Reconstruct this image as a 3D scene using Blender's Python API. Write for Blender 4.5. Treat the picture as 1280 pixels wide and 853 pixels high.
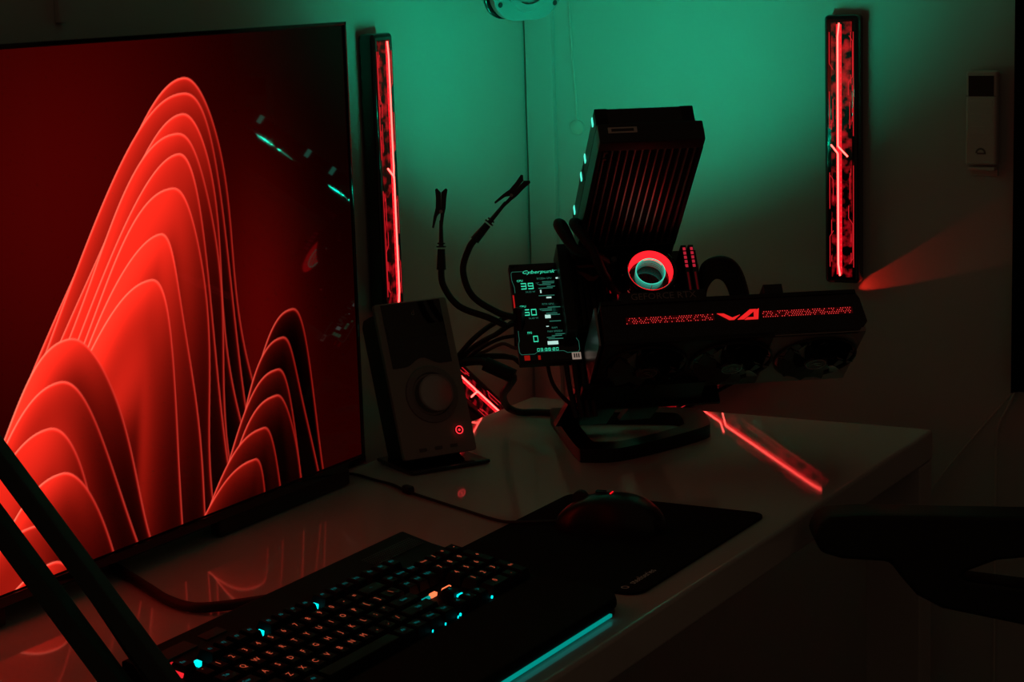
import bpy, bmesh, math, random
import numpy as np
from mathutils import Vector, Matrix
random.seed(7)
PI = math.pi
for o in list(bpy.data.objects): bpy.data.objects.remove(o, do_unlink=True)
scene = bpy.context.scene
COL = scene.collection
DZ = 0.73            # height of the desk top above the floor; desk-relative z = 0 is the desk surface

# ------------------------------------------------------------------ camera
YAW, PITCH, ROLL = -0.51342, -0.176671, -0.031456
def cam_axes():
    d = Vector((math.sin(YAW)*math.cos(PITCH), math.cos(YAW)*math.cos(PITCH), math.sin(PITCH)))
    r = Vector((math.cos(YAW), -math.sin(YAW), 0)); u = r.cross(d)
    c, s = math.cos(ROLL), math.sin(ROLL)
    return c*r+s*u, -s*r+c*u, d
cr, cu, cd = cam_axes()
cam_data = bpy.data.cameras.new('camera'); cam = bpy.data.objects.new('camera', cam_data); COL.objects.link(cam)
cam_data.sensor_width = 36.0; cam_data.lens = 2600.38/1280*36; cam_data.clip_start = 0.05
cam.matrix_world = Matrix(((cr.x, cu.x, -cd.x, 1.429906), (cr.y, cu.y, -cd.y, -2.588869),
                           (cr.z, cu.z, -cd.z, 0.610264+DZ), (0, 0, 0, 1)))
scene.camera = cam

# ------------------------------------------------------------------ world and exposure
w = bpy.data.worlds.new('dim_room'); scene.world = w; w.use_nodes = True
w.node_tree.nodes['Background'].inputs[0].default_value = (1.0, 0.60, 0.37, 1)
w.node_tree.nodes['Background'].inputs[1].default_value = 0.026
vs = scene.view_settings
vs.view_transform = 'Standard'; vs.look = 'None'; vs.exposure = 0.0; vs.gamma = 1.0; vs.use_curve_mapping = False

# ------------------------------------------------------------------ materials
MATS = {}
def mat(name, col=(.5, .5, .5), rough=.5, metal=0., coat=0., emit=None, es=1., noise=0., nscale=20., bump=0., spec=.5, trans=0., coat_rough=.05):
    if name in MATS: return MATS[name]
    m = bpy.data.materials.new(name); m.use_nodes = True
    nt = m.node_tree; b = nt.nodes['Principled BSDF']
    b.inputs['Base Color'].default_value = (*col, 1); b.inputs['Roughness'].default_value = rough
    b.inputs['Metallic'].default_value = metal; b.inputs['Coat Weight'].default_value = coat
    b.inputs['Coat Roughness'].default_value = coat_rough
    b.inputs['Specular IOR Level'].default_value = spec
    b.inputs['Transmission Weight'].default_value = trans
    if emit:
        b.inputs['Emission Color'].default_value = (*emit, 1); b.inputs['Emission Strength'].default_value = es
    if noise or bump:
        tc = nt.nodes.new('ShaderNodeTexCoord'); n = nt.nodes.new('ShaderNodeTexNoise')
        n.inputs['Scale'].default_value = nscale; n.inputs['Detail'].default_value = 5
        nt.links.new(tc.outputs['Object'], n.inputs['Vector'])
        if noise:
            mx = nt.nodes.new('ShaderNodeMix'); mx.data_type = 'RGBA'
            mx.inputs['A'].default_value = (*[c*(1-noise) for c in col], 1)
            mx.inputs['B'].default_value = (*[min(1, c*(1+noise)) for c in col], 1)
            nt.links.new(n.outputs['Fac'], mx.inputs['Factor']); nt.links.new(mx.outputs['Result'], b.inputs['Base Color'])
        if bump:
            bp = nt.nodes.new('ShaderNodeBump'); bp.inputs['Strength'].default_value = bump; bp.inputs['Distance'].default_value = .002
            nt.links.new(n.outputs['Fac'], bp.inputs['Height']); nt.links.new(bp.outputs['Normal'], b.inputs['Normal'])
    MATS[name] = m
    return m
M_WALL = mat('wall_paint', (.56, .56, .53), .62, noise=.03, nscale=6, bump=.08)
M_FLOOR = mat('floor_wood', (.10, .07, .05), .5, noise=.3, nscale=8)
M_DESK = mat('white_lacquer', (.60, .58, .55), .05, noise=.015, nscale=30, spec=.6)
M_BLACK = mat('black_plastic', (.012, .012, .012), .42, noise=.15, nscale=60)
M_GLOSS = mat('black_gloss', (.008, .008, .009), .08, coat=.5, noise=.1)
M_METAL = mat('black_metal', (.02, .02, .02), .35, metal=.6, noise=.2, nscale=40)
M_RUB = mat('black_rubber', (.014, .014, .014), .6, noise=.2, nscale=90, bump=.2)
M_CLOTH = mat('black_cloth', (.008, .008, .009), .95, noise=.3, nscale=400, bump=.4, spec=.1)
M_GREY = mat('grey_plastic', (.32, .30, .27), .45, noise=.05)
M_SILVER = mat('brushed_silver', (.45, .45, .44), .3, metal=.9, noise=.1, nscale=80)
M_GUN = mat('gunmetal', (.30, .29, .28), .5, metal=.2, noise=.1)
M_WHITE = mat('white_plastic', (.62, .6, .55), .5, noise=.03)
M_KEY = mat('keycap_plastic', (.006, .006, .007), .6, noise=.1, spec=.2)
M_STEEL = mat('steel', (.35, .35, .35), .3, metal=1., noise=.1)
M_PCB = mat('black_circuit_board', (.012, .014, .013), .4, noise=.4, nscale=120)
M_ARM = mat('painted_boom', (.03, .045, .045), .55, noise=.1)
def em(name, col, s, base=(.004, .004, .004)): return mat(name, base, .4, emit=col, es=s, spec=.12)
E_LINE = em('light_line_red', (1, .072, .058), 6.0)
E_RED = em('light_red', (1, .006, .014), 1.5)
E_REDDIM = em('light_red_dim', (1, .008, .02), .22)
E_TEAL = em('fan_teal', (0.0, 1, .55), 6)
E_TEALRING = em('pump_teal', (.05, .85, .60), .75)
E_PUMPRED = em('pump_red', (1, .010, .016), 1.9)
E_KEYO = em('legend_orange', (1, .14, .06), .50)
E_KEYT = em('legend_teal', (.0, .75, .75), .16)
E_LEDO = em('led_orange', (1, .17, .06), 1.6)
E_LEDT = em('led_teal', (.0, .85, .85), 1.3)
E_STRIP = em('rest_strip_teal', (.0, .42, .36), .62)
E_LCD = em('lcd_green', (.05, .85, .48), .85)
E_LCDDIM = em('lcd_green_dim', (.08, .5, .34), .28)
E_LCDW = em('lcd_white', (.6, .95, .85), .8)
E_BTN = em('button_red', (1, .03, .04), 1.3)

# ------------------------------------------------------------------ mesh helpers
class MB:
    def __init__(s): s.bm = bmesh.new()
    def box(s, c, size, bev=0., R=None, seg=2):
        b2 = bmesh.new(); bmesh.ops.create_cube(b2, size=1)
        for v in b2.verts: v.co = Vector((v.co.x*size[0], v.co.y*size[1], v.co.z*size[2]))
        if bev: bmesh.ops.bevel(b2, geom=b2.edges[:], offset=bev, segments=seg, profile=.5, affect='EDGES')
        T = Matrix.Translation(Vector(c)) @ (R.to_4x4() if R else Matrix.Identity(4))
        return s.merge(b2, T)
    def merge(s, b2, T=None):
        if T is not None: b2.transform(T)
        me = bpy.data.meshes.new('tmp'); b2.to_mesh(me); s.bm.from_mesh(me); bpy.data.meshes.remove(me); b2.free(); return s
    def mesh(s, me, T=None):
        b2 = bmesh.new(); b2.from_mesh(me); return s.merge(b2, T)
    def cone(s, p0, p1, r0, r1=None, seg=20, cap=True):
        p0, p1 = Vector(p0), Vector(p1); r1 = r0 if r1 is None else r1
        b2 = bmesh.new(); L = (p1-p0).length
        bmesh.ops.create_cone(b2, cap_ends=cap, segments=seg, radius1=r0, radius2=r1, depth=L)
        q = (p1-p0).to_track_quat('Z', 'Y').to_matrix().to_4x4()
        return s.merge(b2, Matrix.Translation((p0+p1)/2) @ q)
    def tube(s, pts, r, seg=8, sub=6, closed=False):
        pts = smooth(pts, sub, closed); n = len(pts); rings = []
        up = Vector((0, 0, 1)); prev = None
        for i, p in enumerate(pts):
            t = (pts[(i+1) % n]-pts[i-1]) if closed else (pts[min(i+1, n-1)]-pts[max(i-1, 0)])
            t.normalize()
            a = (prev - t*prev.dot(t)) if prev is not None else t.orthogonal()
            a.normalize(); prev = a; b = t.cross(a)
            rr = r(i/(n-1)) if callable(r) else r
            rings.append([s.bm.verts.new(p + (a*math.cos(k*2*PI/seg) + b*math.sin(k*2*PI/seg))*rr) for k in range(seg)])
        for i in range(n if closed else n-1):
            A, B = rings[i], rings[(i+1) % n]
            for k in range(seg): s.bm.faces.new((A[k], A[(k+1) % seg], B[(k+1) % seg], B[k]))
        if not closed:
            s.bm.faces.new(rings[0][::-1]); s.bm.faces.new(rings[-1])
        return s
    def prism(s, poly, o, ax, ay, depth, bev=0.):
        """2-D outline (list of (a, b)) placed at o with axes ax, ay, extruded by the vector depth"""
        o, ax, ay, depth = Vector(o), Vector(ax), Vector(ay), Vector(depth)
        b2 = bmesh.new()
        vs_ = [b2.verts.new(o+ax*a+ay*b) for a, b in poly]
        f = b2.faces.new(vs_)
        r = bmesh.ops.extrude_face_region(b2, geom=[f])
        for v in [g for g in r['geom'] if isinstance(g, bmesh.types.BMVert)]: v.co += depth
        bmesh.ops.recalc_face_normals(b2, faces=b2.faces[:])
        if bev:
            bmesh.ops.bevel(b2, geom=[e for e in b2.edges if e.calc_face_angle(0) > .5], offset=bev, segments=2, profile=.5, affect='EDGES')
        return s.merge(b2)
    def lathe(s, prof, c, axis, seg=40, closed=False):
        """profile of (radius, height) turned about axis through c"""
        c = Vector(c); q = Vector(axis).to_track_quat('Z', 'Y').to_matrix(); rings = []
        for r, h in prof:
            rings.append([s.bm.verts.new(c + q @ Vector((r*math.cos(k*2*PI/seg), r*math.sin(k*2*PI/seg), h))) for k in range(seg)] if r > 1e-6
                         else [s.bm.verts.new(c + q @ Vector((0, 0, h)))])
        n = len(rings)
        for i in range(n if closed else n-1):
            A, B = rings[i], rings[(i+1) % n]
            for k in range(seg):
                a = (A[k], A[(k+1) % seg]) if len(A) > 1 else (A[0],); b = (B[(k+1) % seg], B[k]) if len(B) > 1 else (B[0],)
                if len(a)+len(b) > 2: s.bm.faces.new(a+b)
        return s
    def quad(s, pts):
        s.bm.faces.new([s.bm.verts.new(Vector(p)) for p in pts]); return s
    def build(s, name, m, parent=None, kind=None, flat=False, T=None):
        if T is not None: s.bm.transform(T)
        bmesh.ops.recalc_face_normals(s.bm, faces=s.bm.faces[:])
        me = bpy.data.meshes.new(name); s.bm.to_mesh(me); s.bm.free()
        me.materials.append(m)
        if not flat:
            for p in me.polygons: p.use_smooth = True
            me.set_sharp_from_angle(angle=math.radians(38))
        o = bpy.data.objects.new(name, me); COL.objects.link(o); o.parent = parent
        if not flat:
            wn = o.modifiers.new('weighted_normals', 'WEIGHTED_NORMAL'); wn.keep_sharp = True; wn.weight = 100
        if kind: o['kind'] = kind
        return o
def smooth(pts, sub=6, closed=False):
    pts = [Vector(p) for p in pts]
    if len(pts) < 3 or sub <= 1: return pts
    n = len(pts); out = []
    for i in range(n if closed else n-1):
        g = (lambda k: pts[k % n]) if closed else (lambda k: pts[max(0, min(n-1, k))])
        p0, p1, p2, p3 = g(i-1), g(i), g(i+1), g(i+2)
        for k in range(sub):
            t = k/sub
            out.append(.5*((2*p1)+(p2-p0)*t+(2*p0-5*p1+4*p2-p3)*t*t+(3*p1-p0-3*p2+p3)*t**3))
    if not closed: out.append(pts[-1])
    return out
def rrect(w, h, r, n=5):
    out = []
    for cx, cy, a0 in ((w/2-r, h/2-r, 0), (-w/2+r, h/2-r, PI/2), (-w/2+r, -h/2+r, PI), (w/2-r, -h/2+r, 1.5*PI)):
        for k in range(n+1):
            a = a0+k*PI/2/n; out.append((cx+r*math.cos(a), cy+r*math.sin(a)))
    return out
def tag(o, label, cat, group=None):
    o['label'] = label; o['category'] = cat
    if group: o['group'] = group
    return o
def thing(name, label, cat, loc=(0, 0, 0), rot=None, group=None):
    o = bpy.data.objects.new(name, None); COL.objects.link(o); o.empty_display_size = .02
    M = Matrix.Translation(Vector(loc))
    if rot is not None: M = M @ rot.to_4x4()
    o.matrix_world = M
    return tag(o, label, cat, group)
_tc = {}
def text_mesh(s, size, align='CENTER', shear=0.):
    k = (s, size, align, shear)
    if k in _tc: return _tc[k]
    c = bpy.data.curves.new('txt', 'FONT'); c.body = s; c.size = size; c.align_x = align; c.align_y = 'CENTER'; c.shear = shear; c.resolution_u = 2
    o = bpy.data.objects.new('txt', c); COL.objects.link(o)
    dg = bpy.context.evaluated_depsgraph_get()
    me = bpy.data.meshes.new_from_object(o.evaluated_get(dg))
    bpy.data.objects.remove(o); bpy.data.curves.remove(c); _tc[k] = me
    return me
def frame(ax, ay, o):
    ax, ay, o = Vector(ax).normalized(), Vector(ay).normalized(), Vector(o); az = ax.cross(ay)
    return Matrix(((ax.x, ay.x, az.x, o.x), (ax.y, ay.y, az.y, o.y), (ax.z, ay.z, az.z, o.z), (0, 0, 0, 1)))
def rotz(a): return Matrix.Rotation(a, 3, 'Z')
Z = DZ

# ------------------------------------------------------------------ the setting
YB, XL = .125, -.062      # faces of the back wall and the left wall
def structure(o): o['kind'] = 'structure'; return o
structure(MB().box((.9, -1.2, -.01), (3.7, 3.4, .02)).build('floor', M_FLOOR))
structure(MB().box((1.2, YB+.05, 1.25), (2.45, .1, 2.5)).build('wall_back', M_WALL))
structure(MB().box((XL-.05, -1.32, 1.25), (.1, 3.08, 2.5)).build('wall_left', M_WALL))
structure(MB().box((XL+.027, YB-.0055, 1.25), (.045, .011, 2.5), .002).build('trim_1', M_WALL))          # corner duct on the back wall
structure(MB().box((XL+.003, -.89, 1.9), (.006, .012, 1.2), .001).build('trim_2', M_WALL))                # seam strip above the screen

# ------------------------------------------------------------------ desk
W, TH = .60, .041
DL = 1.62
dk = thing('desk', 'long white glossy desk running along the left wall', 'desk', (W/2, -DL/2, 0))
MB().box((0, 0, Z-TH/2), (W, DL, TH), .005, seg=3).build('desk_top', M_DESK, dk)
for sx in (-1, 1):
    for sy in (-1, 1):
        MB().box((sx*(W/2-.038), sy*(DL/2-.026), (Z-TH)/2), (.074, .050, Z-TH), .003).build('leg', M_DESK, dk)
MB().box((-W/2+.02, 0, Z-TH-.15), (.018, DL-.12, .28), .002).build('back_panel', M_DESK, dk)

# ------------------------------------------------------------------ television with a generic picture of layered red folds
TX, TY1, TW, TZ0, TZ1 = .045, -.512, .932, .020, .556
tv = thing('television', 'large thin black television showing a red abstract picture of layered folds', 'television', (TX, TY1-TW/2, Z))
yc = TY1-TW/2
MB().box((-.006, 0, (TZ0+TZ1)/2), (.010, TW, TZ1-TZ0), .0015).build('panel', M_BLACK, tv)
MB().box((-.026, 0, .20), (.034, TW*.72, .30), .006).build('back_housing', M_BLACK, tv)
bz = MB()
bz.box((.0005, 0, TZ1-.002), (.004, TW, .004), .0006); bz.box((.0005, 0, TZ0+.005), (.005, TW, .010), .0008)
for s in (-1, 1): bz.box((.0005, s*(TW/2-.002), (TZ0+TZ1)/2), (.004, .004, TZ1-TZ0), .0006)
bz.build('bezel', M_GLOSS, tv)
for s in (-1, 1):
    MB().box((-.004, s*.30, .0115), (.014, .26, .020), .003).build('stand_foot', M_BLACK, tv)
def folds(X, Y):
    """X 0..1 across the visible part, Y 0 top .. 1 bottom; linear RGB of an abstract picture of layered drapes"""
    bg = .040*np.exp(-((X-.10)/.42)**2-((Y-.28)/.45)**2) + .040*np.exp(-((X-.66)/.13)**2-((Y-.60)/.28)**2) + .010*np.exp(-((X-.95)/.35)**2-((Y-1.)/.5)**2)
    r = bg*1.0; g = bg*.01; b = bg*.008
    def layer(cx, top, wl, wr, foot, lean, body, fall, dk=1., edge=1., wob=0., ph=0., pw=2.0, base=0.):
        nonlocal r, g, b
        xs = X + lean*(Y-top) + wob*np.sin((Y-top)*9+ph)
        lft = xs < cx
        wd = np.where(lft, wl, wr); t = np.abs(xs-cx)/wd
        e = np.exp(-t**pw)
        h = foot-(foot-top)*e
        slope = (foot-top)*pw*np.maximum(t, 1e-6)**(pw-1)*e/wd
        d = (Y-h)/np.sqrt(1+slope**2)
        ins = np.clip(d/.0025+.5, 0, 1)
        side = (xs-cx)/wr
        lit = 1/(1+np.exp((side-.16)*8.5*dk))            # left flank lit, right flank in shade
        dd = np.clip(d, 0, None)
        sheen = .55+.45*np.cos(dd*26+ph+xs*6)
        lum = body*(np.exp(-dd/fall)*.8+base*sheen*np.exp(-dd/.30))*(lit*.97+.03*np.exp(-dd/.012))
        ed = edge*np.exp(-(d/.0036)**2)*(lit*.8+.2+.35*np.exp(-((side-.9)/.5)**2)*(1-lit)*.6)
        nr = np.clip(lum+ed*.9, 0, 1.1); ng = .024*lum+.16*ed**2; nb = .011*lum+.10*ed**2
        r = r*(1-ins)+nr*ins; g = g*(1-ins)+ng*ins; b = b*(1-ins)+nb*ins
    tall = [(.46, .088), (.455, .118), (.447, .158), (.440, .195), (.432, .235), (.415, .30), (.375, .385), (.33, .47)]
    for k, (cx, top) in enumerate(tall):
        q = k/7
        layer(cx, top, .40-.06*q, .285-.10*q, 1.06+.03*k, .20+.05*q+.015*(k % 2), .66+.40*q, .035+.09*q, 1.0-.25*q, .8+.2*q, .012*(k % 3-1), k*1.7, 2.0+.25*(k % 2), .10+.35*q)
    low = [(.76, .60, .20), (.735, .655, .20), (.70, .72, .22), (.69, .775, .25), (.645, .835, .26), (.60, .895, .27)]
    for k, (cx, top, wl) in enumerate(low):
        layer(cx, top, wl, .115-.006*k, 1.14+.03*k, .10-.02*(k % 2), .05+.03*k, .016+.003*k, .8, .62, .015*(k % 2), k*1.1, 2.5, .02)
    left = [(.10, .545), (.07, .62), (.02, .70), (.05, .79), (-.02, .87), (.01, .95)]
    for k, (cx, top) in enumerate(left):
        layer(cx, top, .30, .22-.012*k, 1.16+.03*k, .10-.03*(k % 2), 1.0-.10*k, .055, .85, 1., .014*(k % 3-1), k*2.3, 2.2, .55)
    return r, g, b
iz0, iz1 = TZ0+.012, TZ1-.005
iy1 = TY1-.005
ys = np.concatenate([np.linspace(-TW/2+.005, -.20, 70)[:-1], np.linspace(-.20, TW/2-.005, 500)])
zs = np.linspace(iz0, iz1, 470)
GY, GZ = np.meshgrid(ys, zs, indexing='ij')
ny, nz = len(ys), len(zs)
co = np.stack([np.full(GY.size, .0004), GY.ravel(), GZ.ravel()], 1).astype(np.float32)
me = bpy.data.meshes.new('screen'); me.vertices.add(len(co)); me.vertices.foreach_set('co', co.ravel())
I = (np.arange(ny-1)[:, None]*nz + np.arange(nz-1)[None, :]).ravel()
quads = np.stack([I, I+nz, I+nz+1, I+1], 1).astype(np.int32)
me.loops.add(quads.size); me.loops.foreach_set('vertex_index', quads.ravel())
me.polygons.add(len(quads)); me.polygons.foreach_set('loop_start', np.arange(0, quads.size, 4, dtype=np.int32))
me.update(calc_edges=True)
XA = (GY.ravel()+yc+1.09)/.58; YA = (TZ1-GZ.ravel())/.538
pr, pg, pb = folds(XA, YA)
ca = me.color_attributes.new('picture', 'FLOAT_COLOR', 'POINT')
ca.data.foreach_set('color', np.stack([pr, pg, pb, np.ones_like(pr)], 1).astype(np.float32).ravel())
ms = mat('screen_picture', (.002, .002, .002), .035, spec=.22)
at = ms.node_tree.nodes.new('ShaderNodeAttribute'); at.attribute_name = 'picture'
bs = ms.node_tree.nodes['Principled BSDF']; bs.inputs['Emission Strength'].default_value = 1.5
ms.node_tree.links.new(at.outputs['Color'], bs.inputs['Emission Color'])
me.materials.append(ms)
so = bpy.data.objects.new('screen', me); COL.objects.link(so); so.parent = tv; so['label'] = 'glossy screen showing layered red folds'

# ------------------------------------------------------------------ light bars
BL, BW, BD = .366, .049, .025
def light_bar(label, center, along, out, flip=1, xm=-.004):
    """along = unit vector of the bar's length (towards its top), out = wall normal"""
    along, out = Vector(along).normalized(), Vector(out).normalized(); side = along.cross(out)*-1
    ax = along.cross(out)          # local X
    M = Matrix((ax, -out, along)).transposed()      # local X, Y (into wall), Z (along)
    t = thing('light_bar', label, 'light bar', center, M, 'red light bars on the walls')
    MB().box((0, -BD/2-.0005, 0), (BW, BD, BL), .006, seg=3).build('case', M_GLOSS, t)
    MB().box((0, -.001, 0), (BW*.6, .002, BL*.9)).build('mounting_plate', M_BLACK, t)
    yf = -BD-.0008
    f = flip
    # glowing inner panel
    MB().box((f*.001, yf+.0002, 0), (BW*.60, .0008, BL*.95), .0003).build('glow_panel', E_REDPANEL, t)
    MB().box((f*(xm+.0015), yf-.0002, 0), (.0075, .0006, BL*.93), .0002).build('line_halo', E_RED, t)  # wider red strip painted in as the halo round the line
    # main zigzag line
    h = BL*.47
    ln = MB()
    up = [(-.0035+.003, h), (-.003, h-.018), (-.003, .004)]
    r = .00125
    def seg(p, q_, rr=r):
        p = Vector((f*p[0], yf-.0008, p[1])); q_ = Vector((f*q_[0], yf-.0008, q_[1])); ln.cone(p, q_, rr, seg=8)
    seg((xm+.002, h), (xm, h-.018)); seg((xm, h-.018), (xm, .006)); seg((xm, .006), (xm+.014 if f > 0 else xm+.001, -.008 if f > 0 else -.006))
    seg((xm-.010, .008) if f > 0 else (xm+.014, .008), (xm, -.004)); seg((xm, -.004), (xm, -h+.016)); seg((xm, -h+.016), (xm+.0025, -h))
    ln.build('light_line', E_LINE, t)
    # circuit traces
    tr = MB()
    def trace(pts):
        for a, b in zip(pts, pts[1:]):
            tr.cone((f*a[0], yf-.0005, a[1]), (f*b[0], yf-.0005, b[1]), .0005, seg=6)
    rnd = random.Random(3)
    for s in (1, -1):
        trace([(-.016, s*.160), (-.016, s*.118), (-.011, s*.110)]); trace([(.012, s*.155), (.017, s*.148), (.017, s*.10), (.011, s*.092), (.011, s*.075)])
        trace([(-.016, s*.080), (-.016, s*.030)]); trace([(-.011, s*.070), (-.011, s*.040), (-.015, s*.034)])
        trace([(.013, s*.066), (.013, s*.030)]); trace([(.018, s*.160), (.018, s*.02)])
        for k in range(7):
            z0 = s*rnd.uniform(.02, .15); x0 = rnd.choice((-.0135, .0145, .0165)); trace([(x0, z0), (x0, z0+s*rnd.uniform(.006, .014))])
    tr.build('circuit_trace', E_REDTRACE, t)
    dots = MB()
    for k in range(44):
        dots.box((f*(xm+.0042), yf-.0006, -BL*.46+k*BL*.92/43), (.0012, .0006, .0022))
    dots.build('led_dots', E_RED2, t, kind='stuff')
    return t
E_REDPANEL = em('bar_panel_red', (1, .006, .02), .05)
E_REDTRACE = em('bar_trace_red', (1, .02, .03), .55)
E_RED2 = em('bar_led_red', (1, .06, .06), .9)
# mottled brightness inside the acrylic
nt = E_REDPANEL.node_tree; tc = nt.nodes.new('ShaderNodeTexCoord'); vo = nt.nodes.new('ShaderNodeTexNoise'); vo.inputs['Scale'].default_value = 70; vo.inputs['Detail'].default_value = 3
rp = nt.nodes.new('ShaderNodeValToRGB'); rp.color_ramp.elements[0].position = .45; rp.color_ramp.elements[0].color = (.0, .0, .0, 1); rp.color_ramp.elements[1].position = .75; rp.color_ramp.elements[1].color = (1, .008, .02, 1)
nt.links.new(tc.outputs['Object'], vo.inputs['Vector']); nt.links.new(vo.outputs['Fac'], rp.inputs['Fac']); nt.links.new(rp.outputs['Color'], nt.nodes['Principled BSDF'].inputs['Emission Color'])
nt.nodes['Principled BSDF'].inputs['Emission Strength'].default_value = .5

OB = (0, -1, 0); OL = (1, 0, 0)
b1 = light_bar('vertical red light bar on the back wall right of the teal glow', (.437, YB, Z+.354), (0, 0, 1), OB, 1)
b2_ = light_bar('vertical red light bar on the left wall between television and teal glow', (XL, -.300, Z+.352), (0, -.008, 1), OL, -1, -.009)
b3 = light_bar('slanted red light bar low on the back wall behind the graphics card', (.259, YB, Z+.037), (.159, 0, .091), OB, 1)
b4 = light_bar('slanted red light bar low on the left wall behind the speaker', (XL, -.100, Z+.022), (0, -.048, .033), OL, -1)
# light leaking from the lower end of the vertical bar on the back wall
MB().box((.010, -.012, -BL/2+.002), (.012, .006, .003), .0005).build('end_led', E_RED, b1)
sp = bpy.data.lights.new('bar_end_beam', 'SPOT'); sp.color = (1, .025, .012); sp.energy = .42; sp.spot_size = math.radians(24); sp.spot_blend = .3; sp.shadow_soft_size = .001
spo = bpy.data.objects.new('bar_end_beam', sp); COL.objects.link(spo)
spo.location = (.412, YB-.012, Z+.142); spo.rotation_euler = (Vector((.70, YB+.004, Z+.276))-Vector(spo.location)).to_track_quat('-Z', 'Y').to_euler()

# ------------------------------------------------------------------ open-frame computer; local axes: x = along the card, y = -outwards from the board, z = up the board
O_ = Vector((.522, -.122, .080+Z))
PL, PN, PU = Vector((.806, .592, 0)).normalized(), Vector((.469, -.638, .611)).normalized(), Vector((-.361, .492, .792)).normalized()
PR = Matrix((PL, -PN, PU)).transposed()
def W3(l, n, u): return O_ + PL*l + PN*n + PU*u
class PT:
    """a thing in the computer's tilted frame; parts are written in (l, n, u)"""
    def __init__(s, name, label, cat, base, group=None):
        s.b = Vector(base); s.e = thing(name, label, cat, W3(*base), PR, group)
    def v(s, l, n, u): return Vector((l-s.b.x, -(n-s.b.y), u-s.b.z))
    def box(s, mb, l0, l1, n0, n1, u0, u1, bev=.001): mb.box(s.v((l0+l1)/2, (n0+n1)/2, (u0+u1)/2), (l1-l0, n1-n0, u1-u0), bev); return mb
    def part(s, name, m, *boxes, bev=.001, kind=None):
        mb = MB()
        for b in boxes: s.box(mb, *b, bev=bev)
        return mb.build(name, m, s.e, kind)

# graphics card
g = PT('graphics_card', 'long black triple-fan graphics card with red lit edge and emblem', 'graphics card', (-.165, .0, .029))
g.part('shroud', M_BLACK, (-.325, -.004, .012, .136, .004, .050), bev=.004)
sh = MB(); g.box(sh, -.118, -.004, .012, .140, .0, .006, .001); sh.build('fan_frame', M_GUN, g.e)
g.part('fan_frame', M_BLACK, (-.325, -.118, .012, .140, .0, .006))
g.part('backplate', M_METAL, (-.325, -.008, .006, .142, .052, .058), bev=.0015)
ed = MB()
ed.prism([(-.325, .000), (-.012, .000), (0, .014), (-.004, .046), (-.010, .058), (-.325, .058), (-.325, .0)][:-1], g.v(0, .134, 0), (1, 0, 0), (0, 0, 1), (0, -.006, 0), .001)
ed.build('edge_cover', M_BLACK, g.e)
g.part('bracket', M_STEEL, (-.331, -.328, .0, .13, .004, .056), bev=.0005)
g.part('edge_connector', M_PCB, (-.29, -.20, -.006, .014, .047, .050), bev=.0002)
g.part('power_socket', M_BLACK, (-.118, -.094, .100, .128, .056, .078), bev=.001)
g.part('heat_sink', M_METAL, (-.30, -.012, .02, .128, .048, .054), bev=.0005)
for a, b_ in ((-.296, -.188), (-.128, -.016)): g.part('light_window', em('card_window', (1, .01, .02), .02), (a, b_, .1398, .1404, .0255, .0345), bev=.0001)
rl = random.Random(5); dots = MB()
for (a, b_) in ((-.296, -.186), (-.128, -.016)):
    n = int((b_-a)/.0029)
    for i in range(n):
        for j in range(4):
            if rl.random() < .72:
                g.box(dots, a+i*.0029+(j % 2)*.0014, a+i*.0029+(j % 2)*.0014+.0009, .1403, .1409, .0258+j*.0023, .0258+j*.0023+.0009, 0)
dots.build('led_dots', em('card_led', (1, .05, .05), .9), g.e, kind='stuff')
lg = MB()
def lp(pts): lg.prism([(l, u) for l, u in pts], g.v(0, .1400, 0), (1, 0, 0), (0, 0, 1), (0, -.0010, 0))
lp([(-.184, .034), (-.176, .0335), (-.166, .0275), (-.156, .031), (-.164, .0245), (-.170, .0245)])
lp([(-.160, .0245), (-.143, .0375), (-.1345, .0375), (-.152, .0245)])
lp([(-.1515, .0238), (-.1475, .0268), (-.1395, .0268), (-.1385, .0345), (-.1315, .0385), (-.1345, .0238)])
lg.build('emblem', em('card_emblem', (1, .02, .02), .85), g.e)
me = text_mesh('GEFORCE RTX', .013)
MB().mesh(me, Matrix.Translation(g.v(-.247, .1445, .060)) @ Matrix.Rotation(PI/2, 4, 'X') @ Matrix.Scale(.95, 4)).build('lettering', mat('card_letters', (.30, .27, .26), .5), g.e)
g.part('name_plate', M_BLACK, (-.30, -.195, .126, .1435, .0525, .0675), bev=.001)
def fan_blades(mb, c, axis, r0, r1, n, tw, th=.001):
    c = Vector(c); axis = Vector(axis); q = axis.to_track_quat('Z', 'Y').to_matrix()
    for k in range(n):
        a0 = k*2*PI/n
        rows = []
        for i in range(5):
            t = i/4; r = r0+(r1-r0)*t; a = a0+.35*t
            for zz in (0, th):
                rows.append([c+q @ Vector((r*math.cos(a), r*math.sin(a), zz)), c+q @ Vector((r*math.cos(a+tw), r*math.sin(a+tw), zz+.006))])
        vv = [[mb.bm.verts.new(p) for p in row] for row in rows]
        for i in range(4):
            A0, A1, B0, B1 = vv[2*i], vv[2*i+1], vv[2*i+2], vv[2*i+3]
            mb.bm.faces.new((A0[0], A0[1], B0[1], B0[0])); mb.bm.faces.new((A1[0], B1[0], B1[1], A1[1]))
            mb.bm.faces.new((A0[0], B0[0], B1[0], A1[0])); mb.bm.faces.new((A0[1], A1[1], B1[1], B0[1]))
        mb.bm.faces.new((vv[0][0], vv[1][0], vv[1][1], vv[0][1])); mb.bm.faces.new((vv[8][0], vv[8][1], vv[9][1], vv[9][0]))
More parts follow.
